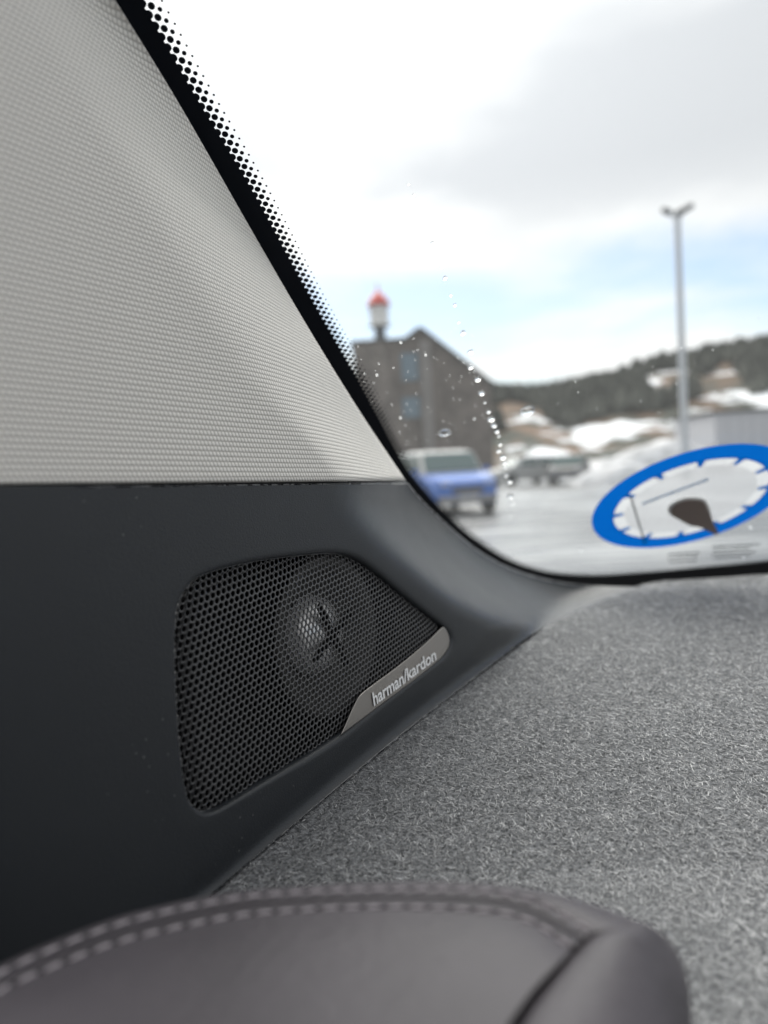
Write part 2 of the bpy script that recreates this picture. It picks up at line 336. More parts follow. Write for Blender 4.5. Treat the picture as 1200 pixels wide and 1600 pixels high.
def wbox(name, x0, x1, y0, y1, m_, parent, front, thick):
    a, b_ = B((x0 + x1) / 2, y1), B((x0 + x1) / 2, y0); xa, xb = B(x0, (y0 + y1) / 2)[0], B(x1, (y0 + y1) / 2)[0]
    bm = bmesh.new(); boxbm(bm, ((xa + xb) / 2, DB - front + thick / 2, (a[2] + b_[2]) / 2), (xb - xa, thick, b_[2] - a[2])); o = from_bm(name, bm, m_)
    adopt(o, parent); return o
wbox('corner_boarding', 659, 676, 533, 716, M['clad_light'], bld, 0.20, 0.19)
for (x0, x1, y0, y1) in ((628, 652, 553, 594), (630, 655, 622, 652)):
    fr = wbox('window', x0 - 2, x1 + 2, y0 - 2, y1 + 2, M['frame'], bld, 0.06, 0.05)
    pn = wbox('pane', x0, x1, y0, y1, M['pane'], bld, 0.09, 0.06); pn.parent = fr; pn.matrix_parent_inverse = Matrix.Translation(bld.location).inverted(); pn.matrix_parent_inverse = Matrix.Identity(4)
tag(bld, 'dark wood clad building with a steep gable and two bluish windows', 'building')
# lighthouse lantern standing on its flat roof
M['red'] = mat('red_paint', (0.55, 0.045, 0.03), 0.4); M['white'] = mat('white_paint', (0.75, 0.74, 0.72), 0.5); M['dark'] = mat('dark_steel', (0.05, 0.06, 0.075), 0.5)
M['lantern_glass'] = mat('lantern_glass', (0.55, 0.56, 0.55), 0.15)
DL = 63.0
def BL(x, y): r = ray(x, y); return CAM + r * (DL / r[1])
ax = BL(594, 525)[0]; ay = DL
def lathe(name, prof, m_, parent, n=20):
    vv = [np.array([ax + r * math.cos(2 * math.pi * j / n), ay + r * math.sin(2 * math.pi * j / n), z]) for r, z in prof for j in range(n)]
    f = grid_faces(len(prof), n, True) + [tuple(range(n))[::-1], tuple(range((len(prof) - 1) * n, len(prof) * n))]
    return adopt(mk(name, vv, f, m_, smooth=False), parent)
zf = fl[2] + 0.19; z1 = BL(593, 512)[2]; z2 = BL(591, 478)[2]; z3 = BL(589, 455)[2]; z4 = BL(588, 440)[2]
lh = empty('lighthouse_lantern', (ax, ay, zf))
lathe('tower', [(0.52, zf), (0.47, z1)], M['dark'], lh)
lathe('gallery', [(0.55, z1 + .002), (0.95, z1 + 0.12), (0.95, z1 + 0.25), (0.5, z1 + 0.26)], M['white'], lh)
lathe('lantern_room', [(0.78, z1 + 0.262), (0.78, z1 + 0.75), (0.74, z1 + 0.76), (0.74, z2 - 0.05)], M['white'], lh)
for q in range(8):
    a = q * math.pi / 4; bm = bmesh.new(); boxbm(bm, (ax + 0.80 * math.cos(a), ay + 0.80 * math.sin(a), (z1 + 0.8 + z2) / 2), (0.06, 0.06, z2 - z1 - 0.85)); adopt(from_bm('glazing_bar', bm, M['white']), lh)
cap = lathe('cap', [(1.02, z2), (1.0, z2 + 0.12), (0.8, z2 + 0.5), (0.45, z2 + 0.95), (0.12, z3)], M['red'], lh)
fin = lathe('finial', [(0.06, z3 + .002), (0.14, z3 + 0.12), (0.06, z3 + 0.25), (0.03, z4)], M['red'], lh)
tag(lh, 'red capped white lighthouse lantern on the flat roof of the dark building', 'lighthouse')
# white shed at the right
M['shed'] = mat('shed_white', (0.52, 0.52, 0.55), 0.6); DS = 72.0
def BS(x, y): r = ray(x, y); return CAM + r * (DS / r[1])
sh = empty('white_shed', BS(1190, 700) * np.array([1, 1, 0])); sa, sb = BS(1118, 670)[0], BS(1420, 670)[0]; zt = BS(1160, 643)[2]
bm = bmesh.new(); boxbm(bm, ((sa + sb) / 2, DS + 5, zt / 2), (sb - sa, 10, zt)); adopt(from_bm('wall', bm, M['shed']), sh)
nb = 16
for q in range(nb):
    bm = bmesh.new(); boxbm(bm, (sa + (q + 0.5) * (sb - sa) / nb, DS - 0.04, zt / 2 - .05), ((sb - sa) / nb * 0.82, 0.06, zt - .12)); adopt(from_bm('panel', bm, M['shed']), sh)
bm = bmesh.new(); boxbm(bm, ((sa + sb) / 2, DS + 5, zt + 0.13), (sb - sa + 0.6, 10.7, 0.25)); adopt(from_bm('roof', bm, M['roofing']), sh)
tag(sh, 'low white panelled shed at the foot of the hill', 'shed')
# double headed lamp post
M['galv'] = mat('galvanised_steel', (0.50, 0.52, 0.55), 0.5, metal=0.2); DP = 40.0
def BP(x, y): r = ray(x, y); return CAM + r * (DP / r[1])
tp = BP(1058, 338); lp = empty('lamp_post', (tp[0], DP, 0)); n = 16
vv = [np.array([tp[0] + r * math.cos(2 * math.pi * j / n), DP + r * math.sin(2 * math.pi * j / n), z]) for r, z in ((0.24, -0.02), (0.24, 0.5), (0.20, 0.6), (0.17, tp[2])) for j in range(n)]
adopt(mk('pole', vv, grid_faces(4, n, True) + [tuple(range(3 * n, 4 * n))], M['galv'], smooth=False), lp)
bm = bmesh.new(); boxbm(bm, (tp[0], DP, tp[2] + 0.06), (0.7, 0.12, 0.12)); adopt(from_bm('crossarm', bm, M['galv']), lp)
for dx, dy, w_, tilt in ((-0.52, 0.10, 0.62, 0.5), (0.36, -0.10, 0.95, -0.45)):
    bm = bmesh.new(); vb = []
    mt = Matrix.Translation((tp[0] + dx, DP + dy, tp[2] + 0.32)) @ Matrix.Rotation(tilt, 4, 'Y') @ Matrix.Rotation(0.35, 4, 'X')
    bmesh.ops.create_cube(bm, size=1, matrix=mt @ Matrix.Diagonal((w_, 0.5, 0.30, 1))); bmesh.ops.bevel(bm, geom=bm.edges[:], offset=0.08, segments=2, affect='EDGES')
    hd = adopt(from_bm('floodlight', bm, M['dark']), lp)
tag(lp, 'tall grey lamp post with two floodlights', 'lamp post')

# ------------------------------------------------------------------ cars
M['tyre'] = mat('tyre_rubber', (0.02, 0.02, 0.021), 0.8); M['rim'] = mat('rim_alloy', (0.16, 0.165, 0.17), 0.4, metal=0.7)
M['car_glass'] = mat('car_glass', (0.07, 0.11, 0.11), 0.15, spec=0.5); M['lens'] = mat('headlight_lens', (0.30, 0.33, 0.42), 0.2)
M['trim'] = mat('bumper_trim', (0.05, 0.05, 0.055), 0.6); M['silver'] = mat('skid_plate', (0.22, 0.22, 0.23), 0.4); M['plate'] = mat('number_plate', (0.40, 0.40, 0.42), 0.5)
def paint(name, c): return mat(name, c, 0.45, spec=0.4, **{'Coat Weight': 0.15, 'Coat Roughness': 0.2})
def loft(name, secs, m_, parent, bev=0.0, smooth=True):
    # secs: rings of equal length, capped
    n = len(secs[0]); vv = [v for s_ in secs for v in s_]; ff = grid_faces(len(secs), n, True) + [tuple(range(n))[::-1], tuple(range((len(secs) - 1) * n, len(secs) * n))]
    o = mk(name, vv, ff, m_, parent, smooth)
    bm = bmesh.new(); bm.from_mesh(o.data); bmesh.ops.recalc_face_normals(bm, faces=bm.faces)
    if bev: bmesh.ops.bevel(bm, geom=[e for e in bm.edges if e.calc_face_angle(0) > 0.5], offset=bev, segments=3, affect='EDGES')
    bm.to_mesh(o.data); bm.free(); o.data.polygons.foreach_set('use_smooth', [False] * len(o.data.polygons)); return o
def rect_sec(x, w0, z0, w1, z1): return [(x, -w0, z0), (x, w0, z0), (x, w1, z1), (x, -w1, z1)]
def make_car(loc, yaw, body, roofm, label, H=1.58, hood=1.0, snow=False):
    root = empty('parked_car', loc); root.rotation_euler = (0, 0, yaw); k = H / 1.58
    # local x forward, length 4.1
    loft('body', [rect_sec(-2.02, .76, .38, .80, .98 * k), rect_sec(-1.85, .86, .28, .88, 1.0 * k), rect_sec(0.6, .88, .26, .88, 1.0 * k), rect_sec(1.1, .88, .26, .86, hood * k), rect_sec(1.85, .84, .28, .78, (hood - .10) * k), rect_sec(2.04, .74, .36, .70, (hood - .22) * k)], body, root, 0.06)
    gh = loft('roof', [rect_sec(-1.92, .76, 1.0 * k, .70, 1.02 * k), rect_sec(-1.75, .82, 1.0 * k, .72, 1.54 * k), rect_sec(-0.3, .84, 1.0 * k, .74, 1.58 * k), rect_sec(0.55, .84, 1.0 * k, .71, 1.53 * k), rect_sec(1.02, .82, .98 * k, .79, 1.0 * k)], roofm, root, 0.03)
    # windshield, side windows and rear window just proud of the shell
    def quad(name, pts, m_, th=0.02):
        pts = [np.array(p, float) for p in pts]; nrm = np.cross(pts[1] - pts[0], pts[2] - pts[0]); nrm /= np.linalg.norm(nrm)
        v_, f_ = prism([p for p in pts], nrm, th); return mk(name, v_, f_, m_, root, False)
    quad('windshield', [(1.00, -.74, 1.04 * k), (1.00, .74, 1.04 * k), (0.61, .66, 1.46 * k), (0.61, -.66, 1.46 * k)], M['car_glass'], 0.05)
    for s_ in (-1, 1):
        for a, b_ in ((-1.45, -0.5), (-0.42, 0.55)):
            pts = [(a, s_ * .835, 1.06 * k), (b_ + (0.25 if b_ > 0 else 0), s_ * .835, 1.06 * k), (b_ - (0.05 if b_ > 0 else 0), s_ * .75, 1.47 * k), (a + (0.05 if a < -1 else 0), s_ * .75, 1.47 * k)]
            quad('side_window', pts if s_ > 0 else pts, M['car_glass'], -0.025 if s_ > 0 else 0.025)
        for x in (-1.28, 1.28):
            n = 20; wh = []
            for (r, y) in ((0.30, .70), (0.34, .73), (0.34, .89), (0.30, .905), (0.21, .905)): wh.append([(x + r * math.cos(2 * math.pi * j / n), s_ * y, .34 + r * math.sin(2 * math.pi * j / n)) for j in range(n)])
            w_ = loft('wheel', wh, M['tyre'], root)
            rm = [[(x + r * math.cos(2 * math.pi * j / n), s_ * y, .34 + r * math.sin(2 * math.pi * j / n)) for j in range(n)] for r, y in ((0.205, .90), (0.205, .915), (0.06, .918))]
            loft('rim', rm, M['rim'], w_)
        bm = bmesh.new(); boxbm(bm, (1.985, s_ * .56, .72 * k), (0.10, .26, .13)); bmesh.ops.bevel(bm, geom=bm.edges[:], offset=0.03, segments=2, affect='EDGES'); from_bm('headlight', bm, M['lens'], root)
        bm = bmesh.new(); boxbm(bm, (0.85, s_ * .97, 1.06 * k), (0.12, .18, .13)); bmesh.ops.bevel(bm, geom=bm.edges[:], offset=0.03, segments=2, affect='EDGES'); from_bm('mirror', bm, body, root)
    for nm, c, s_, m_ in (('grille', (2.03, 0, .60 * k), (.06, .80, .16), M['trim']), ('bumper', (2.0, 0, .40), (.16, 1.5, .16), M['silver']), ('number_plate', (2.085, 0, .47), (.02, .50, .10), M['plate'])):
        bm = bmesh.new(); boxbm(bm, c, s_); bmesh.ops.bevel(bm, geom=bm.edges[:], offset=0.008, segments=2, affect='EDGES'); from_bm(nm, bm, m_, root)
    tag(root, label, 'car', 'cars parked in the wet car park'); return root
bc = on_z(718, 806, 0.0)
make_car((bc[0] - 0.25, bc[1] + 2.0, 0), math.radians(-90 + 14), paint('blue_paint', (0.02, 0.12, 0.46)), paint('pale_roof_paint', (0.55, 0.55, 0.54)), 'blue car with a pale roof parked in front of the dark building', 1.64, 0.98)
make_car(((822 - 600) / F_PX * 40, 40, 0), math.radians(-160), paint('white_car_paint', (0.42, 0.42, 0.42)), M['snow'], 'white car with snow on its roof parked beyond the blue car', 1.50)
make_car(((893 - 600) / F_PX * 37, 37, 0), math.radians(-110), paint('black_car_paint', (0.03, 0.032, 0.035)), paint('black_roof', (0.05, 0.052, 0.055)), 'dark car parked beside the low snow bank', 1.45)
make_car(((1115 - 600) / F_PX * 50, 50, 0.0), math.radians(-175), paint('red_car_paint', (0.35, 0.03, 0.03)), paint('red_roof', (0.10, 0.03, 0.03)), 'dark red car parked in front of the white shed', 1.5)

# ================================================================== CABIN OF THE CAR THE CAMERA SITS IN (roof, doors, rear: unseen, put in to shade the inside)
CA = math.radians(25); cf = np.array([math.sin(CA), math.cos(CA), 0]); cl = np.array([math.cos(CA), -math.sin(CA), 0])   # car forward, car right
def cab(name, f0, f1, l0, l1, z0, z1, m_):
    vv = [cf * f_ + cl * l_ + np.array([0, 0, z]) for z in (z0, z1) for f_, l_ in ((f0, l0), (f1, l0), (f1, l1), (f0, l1))]
    o = mk(name, vv, [(3, 2, 1, 0), (4, 5, 6, 7), (0, 1, 5, 4), (1, 2, 6, 5), (2, 3, 7, 6), (3, 0, 4, 7)], m_, smooth=False); tag(o, kind='structure'); return o
cab('roof_lining', -1.9, -0.45, -0.50, 1.05, 1.44, 1.48, M['lining'])  # unseen; front cut back to let in more top light
cab('door_panel_left', -1.7, 0.06, -0.50, -0.44, 0.35, 1.08, M['cabin'])
cab('door_panel_right', -1.7, 0.60, 1.00, 1.05, 0.35, 1.13, M['cabin'])  # unseen; sill raised to block some side light
cab('rear_wall', -1.9, -1.75, -0.50, 1.05, 0.35, 1.44, M['cabin'])
cab('rear_shade_left', -1.75, -0.75, -0.50, -0.44, 1.08, 1.44, M['cabin'])  # unseen solid side, added to keep light off the speaker panel
cab('rear_shade_right', -1.75, -0.55, 1.00, 1.05, 1.08, 1.44, M['cabin'])  # matching unseen side, added to block light from the right
cab('cabin_floor', -1.9, 0.5, -0.50, 1.05, 0.30, 0.34, M['cabin'])
for nm, l0, l1 in (('front_seat_left', -0.32, 0.20), ('front_seat_right', 0.40, 0.92)):
    cab(nm, -0.62, -0.45, l0, l1, 0.5, 1.34, M['cabin'])

# ================================================================== PILLAR TRIM
pt_root = empty('pillar_trim', P(300, 750, 0.26)); Ed = poly_resample([(55, -200), (120, -100), (182, 0), (280, 160), (398, 367), (480, 509), (560, 640), (634, 752)], 200)
oy = np.argsort(Ed[:, 1]); Ey, Ex = Ed[oy, 1], Ed[oy, 0]
def d_cloth(x, y):
    d = 1.0 / (4.975 - 0.00368 * x + 0.00040 * (y - 752))
    s_ = (x - (0 + (y - 60) * 0.90)) / 1.35           # right of the soft ridge
    d += 0.00002 * 40 * math.log1p(math.exp(min(30, s_ / 40)))
    e_ = float(np.interp(y, Ey, Ex)) - x
    k_ = min(1.0, max(0.0, (y - 540) / 200.0)); k_ = k_ * k_ * (3 - 2 * k_)   # at its foot the cloth follows the panel below it
    gap = max(0.0, min(0.97 * d_glass(x, y) - d, 0.045 + 0.035 * k_))
    d += gap * max(0.0, 1 - e_ / (165.0 - 55 * k_)) ** (2.6 - 0.6 * k_)
    return min(d, 0.975 * d_glass(x, y))
def topy(x): return 760 - 8 * (x + 150) / 790.0
nr, nc = 120, 150; ys = np.linspace(752, -180, nr); pts = np.zeros((nr, nc, 3))
for i, y in enumerate(ys):
    xr = float(np.interp(y, Ey, Ex)); tt = np.linspace(0, 1, nc) ** 0.8
    for j in range(nc):
        x = -200 + (xr + 200) * tt[j]; yy = y - 752 + topy(x) - 1.3
        pts[i, j] = P(x, yy, d_cloth(x, yy))
# arc-length cloth coordinates: rows run across the pillar, measured on the surface
du = np.linalg.norm(np.diff(pts, axis=1), axis=2); U_ = np.concatenate([np.zeros((nr, 1)), np.cumsum(du, 1)], 1)
dv = np.linalg.norm(np.diff(pts, axis=0), axis=2); jm = 90; V_ = np.r_[0, np.cumsum(dv[:, jm])]
e1 = pts[0, 110] - pts[0, 20]; e1 /= np.linalg.norm(e1); e2 = pts[60, 60] - pts[0, 60]; e2 -= e1 * (e2 @ e1); e2 /= np.linalg.norm(e2)
rel = pts - pts[0, 20]; uvs = np.stack([rel @ e1, rel @ e2], -1).reshape(-1, 2)
extra = pts[0] + FW * 0.006
edge = [pts[i, -1] + FW * 0.012 - RT * 0.004 for i in range(nr)]
V0 = list(pts.reshape(-1, 3)); faces = grid_faces(nr, nc)
k0 = len(V0); V0 += edge; UV = list(uvs) + [uvs[i * nc + nc - 1] + np.array([0.012, 0]) for i in range(nr)]
faces += [(i * nc + nc - 1, k0 + i, k0 + i + 1, (i + 1) * nc + nc - 1) for i in range(nr - 1)]
k1 = len(V0); V0 += list(extra); UV += [uvs[j] + np.array([0, -0.01]) for j in range(nc)]
faces += [(j, k1 + j, k1 + j + 1, j + 1) for j in range(nc - 1)]
adopt(mk('cloth_cover', V0, faces, M['cloth'], uvs=UV), pt_root)
tag(pt_root, 'light grey woven cloth trim on the windshield pillar', 'pillar trim')

# ================================================================== WINDSHIELD
ws = empty('windshield', G(700, 880))
cs = [G(x, y) for x, y in ((-60, 830), (600, 1000), (1500, 985), (1600, 400), (1500, -250), (400, -300), (-60, -300))]
vv, ff = prism(cs, GN, 0.004); adopt(mk('glass', vv, ff, M['glass'], smooth=False), ws)
Eb = [(95, -200), (155, -102), (220, 0), (306, 150), (392, 293), (480, 455), (557, 590), (624, 715), (650, 752), (690, 797), (730, 834), (790, 873), (850, 893), (920, 899), (1000, 895), (1100, 886), (1200, 876), (1300, 862), (1420, 844)]
E3 = np.array([G(x, y, -0.0006) for x, y in poly_resample(Eb, 300)]); PITCHD = 0.0040
Er = poly_resample(E3, step=PITCHD, smooth=False)
tan = np.gradient(Er, axis=0); tan /= np.linalg.norm(tan, axis=1)[:, None]; inn = np.cross(tan, GN)
mid = G(900, 400)
if ((mid - Er[80]) @ inn[80]) < 0: inn = -inn
bv = list(Er) + [p - q * 0.09 for p, q in zip(Er, inn)]; n = len(Er)
adopt(mk('frit_band', bv, [(i, i + 1, n + i + 1, n + i) for i in range(n - 1)], M['frit'], smooth=False), ws)
g1 = tan[40]; vv, ff = [], []
for r_, (off, rad, stag) in enumerate(((0.0, 0.40, 0.0), (0.62, 0.34, 0.5), (1.16, 0.23, 0.0), (1.72, 0.12, 0.5))):
    for i in range(n - 1):
        c = Er[i] * (1 - stag) + Er[i + 1] * stag + inn[i] * off * PITCHD; i0 = len(vv)
        for q in range(12):
            a = q * math.pi / 6; vv.append(c - GN * 0.0001 * (r_ == 0) + (tan[i] * math.cos(a) + inn[i] * math.sin(a)) * rad * PITCHD)
        ff.append(tuple(range(i0, i0 + 12)))
fd = adopt(mk('frit_dots', vv, ff, M['frit'], smooth=False), ws); tag(fd, kind='stuff')
def dashes(name, lines, m_, parent, hgt, gap, seed, off=-0.0007):
    rs = np.random.default_rng(seed); vv, ff = [], []
    for (x0, y0, x1, y1) in lines:
        x = 0.0; ln = math.hypot(x1 - x0, y1 - y0); ux, uy = (x1 - x0) / ln, (y1 - y0) / ln
        while x < ln:
            w_ = rs.uniform(1.2, 3.2); i0 = len(vv)
            for a, b_ in ((0, 0), (w_, 0), (w_, hgt), (0, hgt)): vv.append(G(x0 + ux * (x + a), y0 + uy * (x + a) + b_ * rs.uniform(0.8, 1.0), off))
            ff.append((i0, i0 + 1, i0 + 2, i0 + 3)); x += w_ + rs.uniform(0.4, gap)
    o = adopt(mk(name, vv, ff, m_, smooth=False), parent); return o
dashes('printed_marking', [(1112, 852, 1188, 848), (1114, 858, 1170, 855), (1112, 864, 1180, 860), (1116, 870, 1172, 866), (1044, 864, 1092, 861), (1043, 870, 1088, 867), (1046, 876, 1086, 874)], M['print_grey'], ws, 3.0, 1.4, 5)
tag(ws, 'raked car windshield with a black dotted border, specked with rain', 'windshield')

# parking disc on the glass
CX, CY = 1077, 781.5
c3 = G(CX, CY, -0.0012); ga = np.cross(GN, np.array([0, 0, 1.0])); ga /= np.linalg.norm(ga)
if ga @ RT < 0: ga = -ga
gb = np.cross(ga, GN); gb = gb if gb @ UP > 0 else -gb
RD = 150.0 / F_PX * d_glass(CX, CY) * 1.01
pdk = empty('parking_disc', c3)
def D(r, a, off=0.0): return c3 + (ga * math.cos(a) + gb * math.sin(a)) * r * RD - GN * off
nA = 288; outer, inner = [], []
for i in range(nA):
    a = 2 * math.pi * i / nA; u_ = (a * 12 / (2 * math.pi)) % 1.0; dd_ = abs(u_ - 0.5)
    rin = 0.775 - 0.10 * max(0.0, min(1.0, (0.085 - dd_) / 0.02))
    outer.append(a); inner.append(rin)
vv = [D(1.0, a) for a in outer] + [D(r, a) for a, r in zip(outer, inner)] + [D(1.0, a, 0.0005) for a in outer] + [D(r, a, 0.0005) for a, r in zip(outer, inner)]
ff = []
for i in range(nA):
    j = (i + 1) % nA; ff += [(i, j, nA + j, nA + i), (2 * nA + i, 3 * nA + i, 3 * nA + j, 2 * nA + j), (i, 2 * nA + i, 2 * nA + j, j), (nA + i, nA + j, 3 * nA + j, 3 * nA + i)]
adopt(mk('dial_ring', vv, ff, M['disc_blue'], smooth=False), pdk)
vv = [D(0.80, 2 * math.pi * i / 72, -0.0002) for i in range(72)]; adopt(mk('clear_film', vv, [tuple(range(72))], M['disc_film'], smooth=False), pdk)
hand = [(1047, 795), (1053, 786), (1069, 779), (1086, 778), (1098, 781), (1104, 791), (1111, 808), (1121, 831), (1107, 827), (1092, 820), (1077, 817), (1060, 808), (1050, 802)]
hp = poly_resample(hand, 60, closed=True); hc = np.array([1083, 798.0])
v1, f1 = prism([G(x, y, -0.0020) for x, y in hp], -GN, 0.0008)
hb = adopt(mk('pointer', v1, f1, M['disc_brown'], smooth=False), pdk)
ol = hp.copy()
for k, q in enumerate(hp):
    w_ = 1.0 + 0.16 * max(0.0, min(1.0, (812 - q[1]) / 20.0)); ol[k] = hc + (q - hc) * w_
v1, f1 = prism([G(x, y, -0.0014) for x, y in ol], -GN, 0.0004); adopt(mk('pointer_border', v1, f1, M['disc_white'], smooth=False), pdk)
dashes('fine_print', [(1003, 783, 1104, 745)], M['print_blue'], pdk, 4.5, 1.2, 9, -0.0014)
v1, f1 = prism([G(x, y, -0.0013) for x, y in ((983, 773), (986, 772.5), (1009, 848), (1006, 848.5))], -GN, 0.0003); adopt(mk('dial_line', v1, f1, M['print_grey'], smooth=False), pdk)
for i in range(12):                                # pale block behind every hour, with a small mark on it
    a0, a1 = 2 * math.pi * (i - 0.36) / 12, 2 * math.pi * (i + 0.36) / 12; aa = np.linspace(a0, a1, 8)
    v1 = [D(0.775, a, 0.0) for a in aa] + [D(0.655, a, 0.0) for a in aa[::-1]]
    bl = adopt(mk('hour_block', v1, [tuple(range(16))], M['disc_block'], smooth=False), pdk)
tag(pdk, 'round blue rimmed parking disc stuck to the windshield', 'parking disc')

# rain on the outside of the glass
def drop_mesh(name, r, h, n=16, k=6, sx=1.0):
    vv = []; f = []
    for i in range(k):
        a = (math.pi / 2) * i / k
        for j in range(n): vv.append((r * math.cos(a) * math.cos(2 * math.pi * j / n), r * sx * math.cos(a) * math.sin(2 * math.pi * j / n), h * math.sin(a)))
    vv.append((0, 0, h)); f = grid_faces(k, n, True) + [((k - 1) * n + j, (k - 1) * n + (j + 1) % n, k * n) for j in range(n)] + [tuple(range(n))[::-1]]
    me = bpy.data.meshes.new(name); me.from_pydata(vv, [], f); me.update(); me.materials.append(M['water'])
    sm = [True] * (len(f) - 1) + [False]; me.polygons.foreach_set('use_smooth', sm); return me
dm = [drop_mesh('drop_round', 1, 0.62), drop_mesh('drop_long', 1, 0.55, sx=1.35), drop_mesh('drop_flat', 1, 0.13)]
RG = Matrix((tuple(ga), tuple(gb - GN * (gb @ GN)), tuple(GN))).transposed().to_4x4()
def droplet(x, y, rpx, kind, label, group):
    d = d_glass(x, y); c = G(x, y, 0.0041); o = bpy.data.objects.new('water_droplet', dm[kind]); COL.objects.link(o)
    s_ = rpx / F_PX * d * 1.25
    o.matrix_world = Matrix.Translation(Vector(tuple(map(float, c)))) @ RG @ Matrix.Rotation(random.uniform(-.5, .5), 4, 'Z') @ Matrix.Scale(s_, 4)
    tag(o, label, 'water droplet', group)
trail = [(640, 297, 1.5), (648, 314, 2), (669, 374, 1.4), (677, 389, 2.6), (691, 427, 1.6), (697, 443, 2.8), (706, 470, 1.5), (712, 485, 2), (718, 512, 1.5), (725, 528, 3.2), (737, 558, 3.8), (737, 582, 3), (748, 601, 4), (754, 622, 3.6), (759, 637, 1.4), (765, 651, 2.4), (769, 663, 4.6), (773, 672, 3.6), (778, 682, 3), (781, 688, 2), (783, 702, 2.6), (781, 712, 3), (787, 722, 4.4), (790, 730, 3), (791, 738, 2), (793, 750, 2.6), (798, 760, 3.6), (799, 782, 4.4), (803, 793, 2.4), (795, 800, 1.6), (798, 813, 1.8)]
for i, (x, y, r) in enumerate(trail): droplet(x, y, r, i % 2, 'water droplet in the beaded trickle running down the windshield', 'droplets of the trickle line')
for (x, y, r) in ((409, 20, 8), (430, 72, 7), (573, 98, 7)): droplet(x, y, r, 2, 'flat round raindrop high on the windshield in front of bright cloud', 'flat raindrops against the sky')
droplet(696, 683, 8, 2, 'flat raindrop on the windshield in front of the building\'s foot', 'flat raindrops')
droplet(826, 649, 10, 2, 'splayed flat raindrop on the windshield in front of the forested hill', 'flat raindrops')
for (x, y, r) in ((600, 145, 2.2), (606, 203, 2), (541, 14, 3)): droplet(x, y, r, 0, 'tiny round raindrop on the windshield above the building', 'tiny raindrops against the sky')
for (x, y, r) in ((909, 866, 3), (1175, 830, 3.5), (1164, 876, 3)): droplet(x, y, r, 0, 'tiny raindrop low on the windshield near the parking disc', 'tiny raindrops by the disc')
vv, ff = [], []
base_v = [(math.cos(a), math.sin(a)) for a in np.linspace(0, 2 * math.pi, 8, endpoint=False)]
for k in range(170):
    if k < 110: x, y, r = rng.uniform(548, 780), rng.uniform(520, 720), rng.choice([0.5, 0.7, 0.9, 1.6], p=[.4, .35, .2, .05])
    else: x, y, r = rng.uniform(790, 1190), rng.uniform(500, 850), rng.uniform(0.5, 1.1)
    c = G(x, y, 0.0041); s_ = r / F_PX * d_glass(x, y) * 1.2; i0 = len(vv)
    for (a, b_) in base_v: vv.append(c + (ga * a + gb * b_) * s_)
    for (a, b_) in base_v: vv.append(c + (ga * a + gb * b_) * s_ * 0.65 + GN * s_ * 0.45)
    vv.append(c + GN * s_ * 0.62)
    ff.append(tuple(range(i0, i0 + 8))[::-1])
    for j in range(8): q = (j + 1) % 8; ff += [(i0 + j, i0 + q, i0 + 8 + q, i0 + 8 + j), (i0 + 8 + j, i0 + 8 + q, i0 + 16)]
tag(mk('fine_spray', vv, ff, M['water']), 'fine mist of tiny rain specks over the windshield', 'spray', kind='stuff')

# ================================================================== SPEAKER PANEL
opening = [(278, 972), (284, 940), (300, 914), (320, 900), (360, 887), (420, 875), (480, 868), (516, 865), (540, 867), (564, 876), (592, 896), (628, 926), (660, 952), (688, 974), (700, 986), (705, 1001), (698, 1019), (680, 1037), (640, 1067), (600, 1097), (564, 1125), (532, 1150), (484, 1181), (440, 1207), (400, 1231), (364, 1253), (340, 1266), (320, 1269), (304, 1259), (294, 1236), (286, 1180), (280, 1100), (277, 1032)]
op = poly_resample(opening, 240, closed=True)
seam = poly_resample([(637, 750), (664, 782), (700, 817), (742, 853), (792, 883), (852, 903), (920, 914), (1004, 917)], 80)
joint = poly_resample([(1004, 917), (962, 931), (905, 954), (842, 985), (762, 1045), (640, 1141), (500, 1257), (335, 1395), (240, 1480), (100, 1620), (-150, 1900)], 120)
top = np.array([(x, 760 - 8 * (x + 150) / 790.0) for x in np.linspace(-220, 637, 40)])
outl = np.vstack([top, seam[1:], joint[1:], np.array([(-220, 1900), (-220, 1400)])])
cen = np.array([470.0, 1055.0])
def radial(poly, angs):
    q = np.vstack([poly, poly[:1]]) - cen; out = np.zeros(len(angs))
    for k, a in enumerate(angs):
        d = np.array([math.cos(a), math.sin(a)]); n_ = np.array([-d[1], d[0]]); s_ = q @ n_; tt = q @ d; best = 0
        idx = np.where(s_[:-1] * s_[1:] <= 0)[0]
        for i in idx:
            den = s_[i] - s_[i + 1]; w_ = s_[i] / den if abs(den) > 1e-12 else 0; val = tt[i] + (tt[i + 1] - tt[i]) * w_
            best = max(best, val)
        out[k] = best
    return out
angs = np.unique(np.round(np.r_[np.arctan2(*(op - cen).T[::-1]), np.arctan2(*(outl - cen).T[::-1])], 4))
keep = [0]
for i in range(1, len(angs)):
    if angs[i] - angs[keep[-1]] > 0.004: keep.append(i)
angs = angs[keep]; ri, ro = radial(op, angs), radial(outl, angs)
def inside_poly(p, poly):
    x, y = p; a = poly; b_ = np.roll(poly, -1, 0)
    c = ((a[:, 1] > y) != (b_[:, 1] > y)) & (x < (b_[:, 0] - a[:, 0]) * (y - a[:, 1]) / (b_[:, 1] - a[:, 1] + 1e-15) + a[:, 0])
    return c.sum() % 2 == 1
